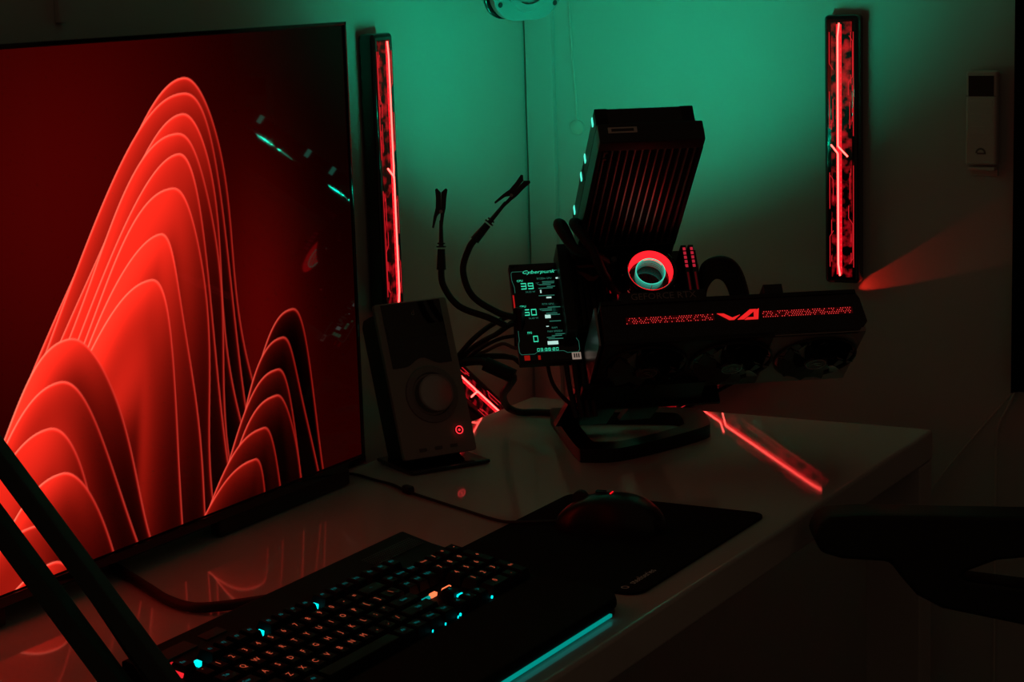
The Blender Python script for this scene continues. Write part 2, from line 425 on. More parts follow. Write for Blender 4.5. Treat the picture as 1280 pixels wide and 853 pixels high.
for cl in (-.268, -.162, -.056):
    c = g.v(cl, .080, -.0005)
    fo = MB().lathe([(.050, .0), (.052, .0005), (.052, .003), (.050, .003)], c, (0, 0, -1), 48, True).build('fan', M_BLACK, g.e)
    MB().lathe([(0, .0005), (.0505, .0005), (.0505, .0)], c, (0, 0, -1), 40).build('fan_well', M_GLOSS, fo)
    bl = MB(); fan_blades(bl, c+Vector((0, 0, -.009)), (0, 0, 1), .014, .048, 11, .34); bl.build('blades', M_GLOSS, fo)
    MB().lathe([(0, .011), (.0125, .011), (.0145, .009), (.0145, .0)], c, (0, 0, -1), 32).build('hub', M_GLOSS, fo)
    MB().lathe([(.0118, .0112), (.0128, .0112), (.0128, .0116), (.0118, .0116)], c, (0, 0, -1), 36, True).build('hub_ring', M_SILVER, fo)
    hl = MB()
    hl.prism([(-.007, .001), (-.001, -.003), (.007, -.001), (.003, -.0035), (-.002, -.005)], c+Vector((0, 0, -.0115)), (1, 0, 0), (0, 1, 0), (0, 0, -.0004))
    hl.prism([(-.003, .000), (.004, .004), (.0075, .004), (.001, -.0005)], c+Vector((0, 0, -.0115)), (1, 0, 0), (0, 1, 0), (0, 0, -.0004))
    hl.build('hub_emblem', M_SILVER, fo)

# motherboard
mbd = PT('motherboard', 'small black motherboard tilted back above the card', 'motherboard', (-.25, -.004, .03))
mbd.part('circuit_board', M_PCB, (-.340, -.166, -.004, -.002, .030, .205), bev=.0003)
hs = MB()
for k in range(6): mbd.box(hs, -.338+k*.0075, -.333+k*.0075, .0, .036+.004*(k % 2), .080, .198, .0008)
mbd.box(hs, -.338, -.292, -.002, .028, .078, .20, .002)
hs.build('heat_sink', M_METAL, mbd.e)
lo = MB()
o_ = mbd.v(0, .0405, 0)
lo.prism([(-.330, .158), (-.322, .156), (-.311, .149), (-.300, .152), (-.309, .143), (-.317, .143)], o_, (1, 0, 0), (0, 0, 1), (0, -.0006, 0))
lo.prism([(-.330, .1665), (-.300, .1665), (-.300, .1625), (-.326, .1625)], o_, (1, 0, 0), (0, 0, 1), (0, -.0006, 0))
lo.build('emblem', mat('board_emblem', (.16, .04, .03), .4), mbd.e)
mbd.part('socket_panel', M_BLACK, (-.352, -.338, .0, .040, .075, .20), bev=.001)
mbd.part('expansion_slot', M_BLACK, (-.30, -.205, -.002, .010, .044, .052), bev=.0005)
for k in range(2): mbd.part('memory_slot', M_BLACK, (-.1935+.0095*k, -.1875+.0095*k, -.002, .006, .052, .186), bev=.0005)
mbd.part('power_connector', M_BLACK, (-.178+.004, -.168, -.002, .014, .10, .155), bev=.0005)
for (l, u) in ((-.285, .115), (-.275, .19), (-.21, .19), (-.205, .10)):
    MB().cone(mbd.v(l, -.002, u), mbd.v(l, .012, u), .004, seg=12).build('capacitor', M_GUN, mbd.e)
mbd.part('chipset_heat_sink', M_METAL, (-.20, -.17, -.002, .01, .032, .044), bev=.001)
for (l, n, u, c) in ((-.281, .030, .118, 0), (-.286, .020, .172, 0), (-.288, .02, .135, 0)):
    mbd.part('status_light', E_REDDIM, (l, l+.0015, n, n+.001, u, u+.009), bev=.0002)

# memory modules
for k, lab in enumerate(('memory stick with red lit squares beside the round pump', 'memory stick with red lit squares, outer one next to the cable bundle')):
    l = -.1905+.0095*k
    m_ = PT('memory_module', lab, 'memory module', (l, .004, .14), 'memory modules beside the pump')
    m_.part('heat_spreader', M_BLACK, (l-.0035, l+.0035, .004, .050, .054, .184), bev=.0008)
    m_.part('light_bar_base', M_GLOSS, (l-.0030, l+.0030, .049, .052, .056, .182), bev=.0006)
    for j in range(5):
        m_.part('light_square', em('memory_red', (1, .03, .07), .42), (l-.0018, l+.0018, .0515, .0524, .1790-.0062*j-.0042, .1790-.0062*j), bev=.0003)
    m_.part('light_strip', em('memory_dim', (1, .02, .04), .045), (l-.0012, l+.0012, .0515, .0522, .100, .143), bev=.0003)

# round pump with infinity-mirror rings
pc = (-.238, .0, .147)
p = PT('water_pump', 'round processor water pump glowing red with teal rings inside', 'water pump', pc)
def ax_(n): return p.v(pc[0], n, pc[2])
AX = (0, -1, 0)
MB().lathe([(0, -.001), (.036, -.001), (.036, .02), (.034, .022), (.034, .030), (.0, .030)], ax_(0), AX, 48).build('base', M_BLACK, p.e)
MB().lathe([(.0285, .030), (.0345, .030), (.0350, .050), (.0345, .0535), (.0330, .055), (.0300, .055), (.0285, .0535)], ax_(0), AX, 56, True).build('cap_ring', M_GLOSS, p.e)
MB().lathe([(.0285, .0540), (.0262, .0335), (.0266, .0330), (.0288, .0530)], ax_(0), AX, 56, True).build('lit_bowl', E_PUMPRED, p.e)
MB().lathe([(.0262, .0330), (.0, .0315), (.0, .0305), (.0262, .0305)], ax_(0), AX, 48).build('bowl_floor', M_GLOSS, p.e)
for a in (.5, 2.6, 4.7): MB().cone(ax_(.031)+Vector((.0186*math.cos(a), 0, .0186*math.sin(a))), ax_(.051)+Vector((.0186*math.cos(a), 0, .0186*math.sin(a))), .0005, seg=6).build('ring_post', M_BLACK, p.e)
for k in range(5):
    nn = .0510-.0040*k; rr = .0186-.0002*k
    MB().lathe([(rr+.0007*math.cos(a*PI/4), nn+.0007*math.sin(a*PI/4)) for a in range(8)], ax_(0), AX, 48, True).build('teal_ring', (E_TEALRING if k == 0 else em('pump_teal_%d' % k, (.05, .85, .60), .55*.68**k)), p.e)
ar = MB(); ar.tube([ax_(.024)+Vector((.0395*math.cos(a), 0, .0395*math.sin(a))) for a in [math.radians(205+8*i) for i in range(7)]], .0007, 6, 3)
ar.build('side_light', em('pump_arc', (1, .07, .06), 1.0), p.e)
MB().box(ax_(.012)+Vector((-.040, 0, .012)), (.018, .016, .020), .002).build('hose_fitting', M_BLACK, p.e)
MB().box(ax_(.012)+Vector((-.040, 0, -.014)), (.018, .016, .020), .002).build('hose_fitting', M_BLACK, p.e)
for k in range(10):
    a = k*2*PI/10
    MB().box(ax_(.045)+Vector((.0352*math.cos(a), 0, .0352*math.sin(a))), (.0016, .004, .0016), .0003).build('rim_stud', M_SILVER, p.e)

# radiator and its two glowing fans
l0, l1, n0, n1, u0 = -.324, -.196, .000, .276, .198
rad = PT('radiator', 'black finned radiator slab standing out above the pump', 'radiator', ((l0+l1)/2, n0, u0))
rad.part('end_tank', M_BLACK, (l0, l1, n1-.020, n1, u0, u0+.027), bev=.002)
rad.part('end_tank', M_BLACK, (l0, l1, n0, n0+.030, u0, u0+.027), bev=.002)
rad.part('side_rail', M_METAL, (l0, l0+.005, n0+.028, n1-.018, u0, u0+.027), bev=.0005)
rad.part('side_rail', M_METAL, (l1-.005, l1, n0+.028, n1-.018, u0, u0+.027), bev=.0005)
M_FIN = mat('fin_metal', (.34, .32, .32), .33, metal=.8, noise=.2, nscale=50)
for k in range(13):
    a = l0+.009+k*(l1-l0-.018)/12
    rad.part('flat_tube', M_FIN, (a-.0011, a+.0011, n0+.028, n1-.018, u0+.0012, u0+.024), bev=.0003)
fin = MB()
for i in range(70):
    nn = n0+.030+i*(n1-n0-.05)/69
    rad.box(fin, l0+.004, l1-.004, nn, nn+.0007, u0+.004, u0+.023, 0)
fin.build('cooling_fins', mat('fin_dark', (.03, .03, .03), .5, metal=.5, noise=.2), rad.e, kind='stuff')
rad.part('core', M_BLACK, (l0+.004, l1-.004, n0+.02, n1-.01, u0+.012, u0+.022), bev=.0002)
rad.part('sticker', M_WHITE, (l0+.012, l0+.047, n1-.0002, n1+.0004, u0+.013, u0+.021), bev=.0001)
M_STK = mat('sticker_print', (.05, .05, .05), .6)
rad.part('sticker_print', M_STK, (l0+.016, l0+.043, n1+.0003, n1+.0006, u0+.015, u0+.019), bev=.0001)
for (n, u) in ((.255, .003), (.240, .003), (.050, .003), (.065, .003)):
    MB().cone(rad.v(l0+.010, n, u0+u-.004), rad.v(l0+.010, n, u0+u), .0022, seg=10).build('screw', M_STEEL, rad.e)
rad.part('mount_arm', M_METAL, (l0+.02, l0+.045, n0-.010, n0+.010, u0-.02, u0+.004), (l1-.045, l1-.02, n0-.010, n0+.010, u0-.02, u0+.004))
fu0, fu1 = u0+.0275, u0+.0525
for k, lab in enumerate(('teal glowing fan behind the radiator, nearer its free upper end', 'teal glowing fan behind the radiator, nearer the pump')):
    fn1 = n1-.006-.122*k; fn0 = fn1-.120; fl0, fl1 = l0, l0+.120
    fc = ((fl0+fl1)/2, (fn0+fn1)/2, fu0)
    f = PT('radiator_fan', lab, 'fan', fc, 'fans behind the radiator')
    fr = MB(); t_ = .004
    f.box(fr, fl0, fl1, fn0, fn0+t_, fu0+.001, fu1-.001, .0005); f.box(fr, fl0, fl1, fn1-t_, fn1, fu0+.001, fu1-.001, .0005)
    f.box(fr, fl0, fl0+t_, fn0, fn1, fu0+.001, fu1-.001, .0005); f.box(fr, fl1-t_, fl1, fn0, fn1, fu0+.001, fu1-.001, .0005)
    fr.build('frame', M_BLACK, f.e)
    for (a, b_) in ((fl0, fn0), (fl1-.016, fn0), (fl0, fn1-.016), (fl1-.016, fn1-.016)):
        f.part('corner_pad', M_BLACK, (a, a+.016, b_, b_+.016, fu0, fu1), bev=.001)
    for b_ in (fn0+.018, fn1-.022):
        f.part('corner_light', em('fan_corner', (.1, 1, .7), 1.1), (fl0-.0012, fl0+.001, b_, b_+.006, fu1-.012, fu1-.001), bev=.0004)
    cc = f.v((fl0+fl1)/2, (fn0+fn1)/2, fu0+.003)
    MB().lathe([(0, .010), (.020, .010), (.021, .008), (.021, -.004), (0, -.004)], cc, (0, 0, 1), 32).build('hub', M_BLACK, f.e)
    bl = MB(); fan_blades(bl, cc-Vector((0, 0, .001)), (0, 0, 1), .031, .055, 9, .52, .0012); bl.build('blades', E_TEAL, f.e)
    MB().lathe([(.0212, .0005), (.0305, .0005), (.0305, .0015), (.0212, .0015)], cc, (0, 0, 1), 40, True).build('hub_light', em('fan_hub', (0.0, 1, .55), 118), f.e)
    MB().lathe([(.0550, .006), (.0572, .006), (.0572, .0075), (.0550, .0075)], cc, (0, 0, 1), 48, True).build('light_ring', em('fan_ring', (0.0, 1, .55), 4), f.e)
    MB().lathe([(.0575, -.002), (.0592, -.002), (.0592, .0212), (.0575, .0212)], cc, (0, 0, 1), 48, True).build('glow_shroud_ring', M_BLACK, f.e)  # unseen ring added to narrow the spread of the fan's glow
    MB().box(cc+Vector((0, 0, -.0015)), (.112, .006, .002), .0005).build('strut', M_BLACK, f.e)
    MB().box(cc+Vector((0, 0, -.0015)), (.006, .112, .002), .0005).build('strut', M_BLACK, f.e)

# stand that carries the board
st = thing('computer_stand', 'black open stand with ring-shaped foot carrying the computer on a post', 'stand', (.23, -.20, Z))
SB = Vector((.23, -.20, 0))
outl = smooth([Vector(v).to_3d()-SB for v in ((.108, -.145), (.178, -.242), (.245, -.330), (.262, -.338), (.297, -.318), (.325, -.252), (.347, -.165), (.338, -.130), (.300, -.072), (.27, -.068), (.20, -.092), (.125, -.125))], 4, True)
cen = Vector((0, .0, 0))
ring = MB(); n = len(outl)
vo_ = [[], [], [], []]
for p_ in outl:
    q_ = p_*.70 + Vector((.004, .002, 0))
    for a, (pp, z) in enumerate(((p_, 0), (p_, .017), (q_, .017), (q_, 0))): vo_[a].append(ring.bm.verts.new((pp.x, pp.y, z+.0005)))
for i in range(n):
    j = (i+1) % n
    for a in range(4): ring.bm.faces.new((vo_[a][i], vo_[a][j], vo_[(a+1) % 4][j], vo_[(a+1) % 4][i]))
ring.build('foot', M_METAL, st)
def cut(v): return Vector(v)-Vector((SB.x, SB.y, Z))
bot = W3(-.305, -.012, .06)
pp = MB()
A, B, C_, D_ = Vector((.150, -.215, Z+.016)), Vector((.205, -.175, Z+.016)), W3(-.345, -.012, .02), W3(-.275, -.012, .02)
def slab(mb, A, B, C_, D_, off):
    vs_ = [mb.bm.verts.new(cut(v)) for v in (A, B, D_, C_)]+[mb.bm.verts.new(cut(v+off)) for v in (A, B, D_, C_)]
    for q_ in ((0, 1, 2, 3), (4, 5, 6, 7), (0, 1, 5, 4), (1, 2, 6, 5), (2, 3, 7, 6), (3, 0, 4, 7)): mb.bm.faces.new([vs_[k] for k in q_])
slab(pp, A, B, C_, D_, Vector((.012, -.016, 0)))
pp.build('post', M_METAL, st)
pp = MB(); slab(pp, Vector((.212, -.15, Z+.016)), Vector((.245, -.125, Z+.016)), W3(-.24, -.012, .04), W3(-.20, -.012, .04), Vector((.012, -.016, 0)))
pp.build('brace', M_METAL, st)
tp = MB()
b2 = bmesh.new(); bmesh.ops.create_cube(b2, size=1)
for v in b2.verts: v.co = cut(W3(-.253+v.co.x*.182, -.0095+v.co.y*.005, .097+v.co.z*.222))
tp.merge(b2); tp.build('tray', M_METAL, st)
sk = MB()
b2 = bmesh.new(); bmesh.ops.create_cube(b2, size=1)
for v in b2.verts: v.co = cut(W3(-.265+v.co.x*.155, .014+v.co.y*.055, -.006+v.co.z*.006))
sk.merge(b2); sk.build('lower_shelf', M_METAL, st)

# small status display left of the board
d0, d1, v0, v1, dn = -.413, -.334, .043, .187, .016
lc = PT('status_display', 'small black status screen with green figures left of the pump', 'screen', ((d0+d1)/2, dn-.012, v0))
lc.part('housing', M_BLACK, (d0, d1, dn-.012, dn, v0, v1), bev=.0015)
lc.part('glass', M_GLOSS, (d0+.002, d1-.002, dn, dn+.0006, v0+.003, v1-.003), bev=.0002)
lc.part('bracket', M_METAL, (d1-.02, -.330, dn-.020, dn-.012, .09, .14), bev=.0005)
dc = lambda a, b_: lc.v(d0+a*(d1-d0), dn+.0012, v0+b_*(v1-v0))      # a, b_ in 0..1 across and up
TXR = Matrix.Rotation(PI/2, 4, 'X')
def dtext(s, a, b_, size, m, name='figure', sh=0., sx=1., sy=1., align='CENTER'):
    MB().mesh(text_mesh(s, size, align, sh), Matrix.Translation(dc(a, b_)) @ TXR @ Matrix.Diagonal((sx, sy, 1, 1))).build(name, m, lc.e, flat=True)
def drect(mb, a0, a1, b0, b1):
    mb.prism([(a0*(d1-d0), b0*(v1-v0)), (a1*(d1-d0), b0*(v1-v0)), (a1*(d1-d0), b1*(v1-v0)), (a0*(d1-d0), b1*(v1-v0))], lc.v(d0, dn+.0007, v0), (1, 0, 0), (0, 0, 1), (0, -.0004, 0))
SEG = {'0': 'abcdef', '1': 'bc', '2': 'abged', '3': 'abgcd', '4': 'fgbc', '5': 'afgcd', '6': 'afgedc', '7': 'abc', '8': 'abcdefg', '9': 'abcdfg'}
def digits(s, a, b_, wd, ht, gap, m, name='figure'):
    mb = MB(); x = a; t = ht*.13; tw = t*1.15
    for ch in s:
        if ch == ':':
            drect(mb, x+wd*.1, x+wd*.1+tw, b_+ht*.25, b_+ht*.25+t); drect(mb, x+wd*.1, x+wd*.1+tw, b_+ht*.65, b_+ht*.65+t); x += wd*.45; continue
        for q_ in SEG[ch]:
            if q_ in 'agd':
                yy = {'a': b_+ht-t, 'g': b_+ht/2-t/2, 'd': b_}[q_]; drect(mb, x, x+wd, yy, yy+t)
            else:
                xx = x if q_ in 'ef' else x+wd-tw; yy = b_ if q_ in 'ec' else b_+ht/2; drect(mb, xx, xx+tw, yy, yy+ht/2)
        x += wd+gap
    return mb.build(name, m, lc.e, flat=True)
digits('39', .16, .735, .085, .062, .03, E_LCD); digits('50', .16, .470, .085, .062, .03, E_LCD); digits('0', .26, .205, .075, .060, .02, E_LCD)
digits('03:36:20', .30, .112, .038, .028, .016, E_LCD, 'clock')
dtext('Cyberpunk', .46, .905, .0085, E_LCD, 'title', .35, 1.1, .8)
for s, a, b_ in (('CPU', .15, .82), ('GPU', .15, .56), ('FPS', .21, .295)): dtext(s, a, b_, .0042, E_LCD, 'caption')
for s, a, b_ in (('°C', .43, .785), ('°C', .43, .52)): dtext(s, a, b_, .0042, E_LCDDIM, 'caption')
for s, a, b_ in (('34.25 W', .30, .705), ('36.60 W', .30, .44), ('RAM', .62, .335), ('FAN SPEEDS', .62, .30), ('RYZEN CPU', .55, .835), ('RTX GPU', .56, .575)): dtext(s, a, b_, .0036, E_LCDDIM, 'caption')
rr = random.Random(11); bars = MB()
for bb in (.80, .785, .77, .75, .735, .66, .54, .525, .51, .48, .465, .40, .27, .255, .24, .225):
    a0 = rr.uniform(.42, .62); drect(bars, a0, a0+rr.uniform(.12, .26), bb, bb+.006)
    a0 = rr.uniform(.78, .84); drect(bars, a0, .95, bb+.004, bb+.010)
bars.build('readout_lines', E_LCDDIM, lc.e, kind='stuff', flat=True)
wh = MB(); drect(wh, .74, .82, .828, .842); drect(wh, .46, .48, .69, .72); drect(wh, .55, .63, .635, .648); drect(wh, .78, .86, .572, .586); drect(wh, .49, .58, .435, .468); drect(wh, .49, .53, .35, .357); drect(wh, .48, .65, .172, .205)
wh.build('readout_blocks', E_LCDW, lc.e, flat=True)
fb = MB()
def poly_line(pts, wd=.0045):
    for (a, b_), (c, e_) in zip(pts, pts[1:]):
        fb.cone(dc(a, b_), dc(c, e_), .00022, seg=5)
poly_line([(.05, .70), (.05, .76), (.02, .83), (.02, .90), (.04, .915), (.25, .915), (.30, .89), (.40, .89)])
poly_line([(.60, .89), (.66, .915), (.94, .915), (.97, .90), (.97, .72)])
poly_line([(.03, .32), (.03, .22), (.01, .19), (.01, .11), (.04, .085), (.25, .085), (.30, .105), (.72, .105), (.78, .085), (.95, .085), (.98, .11), (.98, .19), (.93, .24), (.93, .32)])
fb.build('screen_border', E_LCDDIM, lc.e)
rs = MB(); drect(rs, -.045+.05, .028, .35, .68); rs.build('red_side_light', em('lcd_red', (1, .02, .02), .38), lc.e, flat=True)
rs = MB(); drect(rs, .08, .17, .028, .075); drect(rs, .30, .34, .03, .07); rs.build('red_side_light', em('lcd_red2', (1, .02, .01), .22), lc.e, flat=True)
st_ = MB(); drect(st_, .845, 1.0-.01, .015, .082); so_ = st_.build('sticker', mat('pale_sticker_glow', (.5, .4, .33), .6, emit=(1, .75, .6), es=.22), lc.e, flat=True)  # faint emission put into the sticker so it looks lit
bb_ = MB()
for k in range(3): bb_.prism([((.873+k*.035)*(d1-d0), .03*(v1-v0)), ((.893+k*.035)*(d1-d0), .03*(v1-v0)), ((.893+k*.035)*(d1-d0), .07*(v1-v0)), ((.873+k*.035)*(d1-d0), .07*(v1-v0))], lc.v(d0, dn+.0012, v0), (1, 0, 0), (0, 0, 1), (0, -.0003, 0))
bb_.build('sticker_print', M_BLACK, so_, flat=True)

# ------------------------------------------------------------------ hoses and cables of the computer
def cable(name, label, pts, r, m=M_RUB, group=None, cat='cable', seg=8, sub=6):
    pts = [Vector(q_) for q_ in pts]; base = pts[0].copy()
    o = MB().tube([q_-base for q_ in pts], r, seg, sub).build(name, m); o.location = base
    return tag(o, label, cat, group)
def hose(label, l_s, u_s, pu):
    cable('cooling_hose', label, [W3(l_s, .010, .198+.004), W3(l_s-.006, .050, .176), W3(l_s-.022, .075, .205), W3(l_s-.030, .085, .20), W3(l_s-.012, .085, .165), W3(-.300, .062, .150+pu), W3(-.278, .022, .147+pu)], .0062, M_RUB, 'hoses between radiator and pump', 'hose', 12)
hose('black hose looping from radiator to pump, outer loop', -.324, .2, .012)
hose('black hose looping from radiator to pump, inner loop', -.304, .2, -.012)
for k in range(5):
    e = k*.006
    cable('power_cable', ['outermost cable of the black bundle arching right of the memory sticks','second cable from outside in the bundle arching right of the memory sticks','middle cable of the black bundle arching right of the memory sticks','second cable from inside in the bundle arching right of the memory sticks','innermost cable of the black bundle arching right of the memory sticks'][4-k], [W3(-.170, .012, .110+k*.006), W3(-.166, .030+e*.5, .132+k*.006), W3(-.152+e*.5, .040+e*.3, .142+k*.005), W3(-.136+e*.7, .034, .132+k*.004), W3(-.126+e*.7, .010, .10), W3(-.124+e*.6, -.02, .06)], .0042, M_RUB, 'power cables right of the memory')
E2 = lambda x, y, z: Vector((x, y, z+Z))
bundle = [[(.130, -.266, .157), (.106, -.282, .145), (.079, -.289, .130), (.049, -.287, .106), (.011, -.281, .072), (-.02, -.27, .02)],
 [(.138, -.276, .146), (.116, -.289, .141), (.089, -.295, .127), (.057, -.295, .102), (.019, -.289, .064), (-.01, -.28, .02)],
 [(.136, -.268, .130), (.109, -.272, .131), (.083, -.277, .119), (.056, -.282, .110), (.010, -.268, .081), (-.02, -.26, .02)],
 [(.123, -.256, .166), (.103, -.281, .159), (.086, -.306, .142), (.052, -.296, .112), (.006, -.283, .075), (-.03, -.27, .03)],
 [(.144, -.278, .118), (.116, -.282, .118), (.084, -.289, .116), (.050, -.276, .101), (.003, -.263, .066), (-.03, -.25, .02)],
 [(.122, -.247, .159), (.100, -.250, .148), (.082, -.263, .133), (.068, -.286, .114), (.039, -.285, .086), (-.01, -.26, .03)],
 [(.142, -.269, .109), (.116, -.260, .111), (.088, -.264, .111), (.066, -.278, .106), (.023, -.270, .091), (-.02, -.25, .03)]]
for k, b_ in enumerate(bundle):
    pts_ = [W3(-.352, -.006, .075+.016*((k*3) % 7)), W3(-.372, -.016, .078+.014*((k*3) % 7))]+[E2(*q_) for q_ in b_]
    cable('data_cable', 'thin black cable in the bundle drooping from the board towards the speaker' if k != 2 else 'brownish grey cable in the bundle drooping from the board towards the speaker', pts_, .0024+.0010*(k % 3 == 0), M_RUB if k != 2 else mat('grey_cable', (.16, .10, .08), .6), 'data cables left of the status display')
FA, FB, FC = [(0.115, -0.268, 0.075), (0.07, -0.206, 0.047), (0.027, -0.121, 0.011)]
fer = cable('display_cable', 'thick black cable with a long choke curling down to the desk', [E2(.020, -.290, .085), E2(.054, -.296, .104), E2(.095, -.307, .113), E2(.111, -.310, .108), E2(.137, -.298, .095), E2(*FA), E2(*FB), E2(*FC), E2(.052, -.130, .0065), E2(.075, -.120, .006), E2(.120, -.112, .006), E2(.150, -.105, .006)], .0052, M_RUB, None, 'cable', 10)
fb_ = fer.location
MB().cone(E2(.103, -.309, .111)-fb_, E2(.139, -.297, .094)-fb_, .0095, seg=16).build('choke', M_RUB, fer)
cable('data_cable', 'thin black cable hanging straight down behind the status display', [W3(-.37, .0, .10), W3(-.375, -.005, .06), W3(-.372, .0, .02), W3(-.355, .005, -.01), W3(-.34, .0, -.01)], .0026, M_RUB)
for k in range(4):
    cable('power_cable', 'black cable strand hanging below the status display beside the post', [W3(-.352+k*.010, .006+.004*(k % 2), .07), W3(-.354+k*.010, .010, .03), W3(-.352+k*.009, .008, -.005), W3(-.348+k*.008, .0, -.028)], .0034, M_RUB, 'strands beside the post')

# two flexible helper arms with crocodile clips
M_CLIP = mat('clip_metal', (.06, .06, .06), .4, metal=.8, noise=.1)
def clip_arm(label, arm, clip_a, clip_b, tilt):
    base = Vector(arm[0]); t = thing('clip_arm', label, 'clip arm', base, None, 'flexible arms with crocodile clips')
    MB().tube([Vector(q_)-base for q_ in arm], .0042, 10, 8).build('flexible_arm', M_RUB, t)
    a, b_ = Vector(clip_a)-base, Vector(clip_b)-base; d = (b_-a).normalized()
    e = Vector(arm[-1])-base
    MB().cone(e-d*.004, e+d*.022, .0062, .0048, 14).build('sleeve', M_BLACK, t)
    m = e+d*.024
    MB().cone(m, m+d*.002, .0062, .0062, 6).build('nut', M_CLIP, t)
    MB().cone(m+d*.004, m+d*.006, .0050, .0050, 6).build('nut', M_CLIP, t)
    sdir = d.cross(cd).normalized()
    jaw = MB()
    jaw.cone(m, m+d*.034, .0032, .0022, 10)
    jaw.build('clip_barrel', M_CLIP, t)
    c0 = m+d*.024; Lc = .050
    MB().prism([(0, .0018), (Lc*.35, .0040), (Lc*.5, .0058), (Lc*.75, .0066), (Lc*.97, .0082), (Lc, .0060), (Lc*.90, .0004), (Lc*.5, .0001), (0, -.0018)], c0-cd*.004, d, -sdir, cd*.008).build('jaw', M_CLIP, t)
    MB().prism([(Lc*.42, -.0001), (Lc*.90, -.0003), (Lc, -.0050), (Lc*.97, -.0074), (Lc*.75, -.0062), (Lc*.5, -.0066), (Lc*.30, -.0092), (Lc*.02, -.0112), (0, -.0092), (Lc*.30, -.0050)], c0-cd*.0038, d, -sdir, cd*.0076).build('jaw', M_CLIP, t)
    MB().cone(c0+d*Lc*.42-cd*.0045, c0+d*Lc*.42+cd*.0045, .0022, seg=10).build('pivot', M_STEEL, t)
clip_arm('flexible arm with crocodile clip pointing straight up, left of the pair', [E2(.150, -.335, .168), E2(.135, -.352, .180), E2(.105, -.372, .196), E2(.085, -.375, .222), E2(.080, -.370, .245)], E2(.080, -.370, .245), E2(.0785, -.362, .33), 0)
clip_arm('flexible arm with crocodile clip leaning right, right of the pair', [E2(.162, -.330, .178), E2(.145, -.345, .186), E2(.118, -.360, .208), E2(.107, -.362, .240), E2(.113, -.355, .268), E2(.121, -.350, .280)], E2(.121, -.350, .280), E2(.160, -.318, .336), 0)
MB_ = MB().box((0, 0, 0), (.012, .012, .05), .002).build('arm_holder', M_METAL); MB_.location = E2(.165, -.325, .165); tag(MB_, 'small black holder joining both clip arms behind the status display', 'holder')

# ------------------------------------------------------------------ desktop speaker
SPR = rotz(math.radians(60))
spk = thing('speaker', 'grey desktop speaker with silver knob and red ring button leaning back', 'speaker', E2(.101, -.421, 0), SPR)
TB = Matrix.Rotation(math.radians(-20), 4, 'X')      # lean back
TT = Matrix.Translation((0, 0, .014)) @ TB
sw, shh, sd = .104, .200, .060
def sbox(c, size, bev=.001): return MB().box(c, size, bev)
sbox((0, sd/2+.006, shh/2-.003), (sw-.012, sd, shh-.006), .012).build('cabinet', M_BLACK, spk, T=TT)
pl = MB(); pl.prism([(x, z+shh/2) for x, z in rrect(sw, shh, .004)], (0, 0, 0), (1, 0, 0), (0, 0, 1), (0, .007, 0), .0015); pl.build('front_panel', M_GREY, spk, T=TT)
dp = MB(); zc = .128
arc = [(sw*.38, .122)] + [(sw*.38*math.cos(a), .1215+.010*math.sin(a)*1.0) for a in [math.radians(k*15) for k in range(4, 9)]] + [(-sw*.38, .122)]
dp.prism([(-sw*.41, .198), (-sw*.41, .116)] + [(x, .116+.010*math.cos(x/(.026)*PI/2)**2 if abs(x) < .026 else .116) for x in [-.026+.0052*k for k in range(11)]] + [(sw*.40, .116), (sw*.40, .198)], (0, -.0006, 0), (1, 0, 0), (0, 0, 1), (0, .001, 0))
do = dp.build('display_window', M_GLOSS, spk, T=TT)
sbox((0, -.0008, .160), (sw*.78, .0006, .016), .0002).build('display_band', mat('speaker_band', (.05, .05, .045), .4), do, T=TT)
MB().mesh(text_mesh('d', .010), TT @ Matrix.Translation((.0, -.0009, .184)) @ TXR).build('brand_mark', M_GREY, do, flat=True)
kc = Vector((.004, 0, .078))
MB().lathe([(.037, .0), (.036, .002), (.028, .003), (.0265, .0005), (.0265, -.002), (.037, -.002)], kc, (0, -1, 0), 48, True).build('knob_collar', mat('collar_grey', (.22, .21, .20), .4), spk, T=TT)
kn = MB().lathe([(0, .0135), (.0215, .0135), (.0235, .0125), (.024, .010), (.024, .0)], kc, (0, -1, 0), 48).build('knob', M_SILVER, spk, T=TT)
MB().lathe([(.0218, .0137), (.0232, .0132), (.0232, .0142), (.0218, .0142)], kc, (0, -1, 0), 48, True).build('knob_rim', M_STEEL, kn, T=TT)
bc = Vector((.031, 0, .028))
bt = MB().lathe([(0, .002), (.0052, .002), (.0056, .0012), (.0056, 0)], bc, (0, -1, 0), 28).build('power_button', M_BLACK, spk, T=TT)
MB().lathe([(.0042, .0020), (.0054, .0020), (.0054, .0028), (.0042, .0028)], bc, (0, -1, 0), 28, True).build('light_ring', E_BTN, bt, T=TT)
MB().lathe([(0, .0027), (.0016, .0027), (.0016, .002)], bc, (0, -1, 0), 14).build('light_dot', E_BTN, bt, T=TT)
for k in range(3): sbox((-.024+k*.022, -.0006, .010), (.010, .0010, .004), .0002).build('touch_button', mat('speaker_mark', (.12, .12, .11), .5), spk, T=TT)
MB().box((0, .022, .0035), (.112, .096, .005), .002).build('base_plate', M_GLOSS, spk)
MB().cone((0, .030, .005), (0, .040, .022), .022, .018, 24).build('neck', M_BLACK, spk)

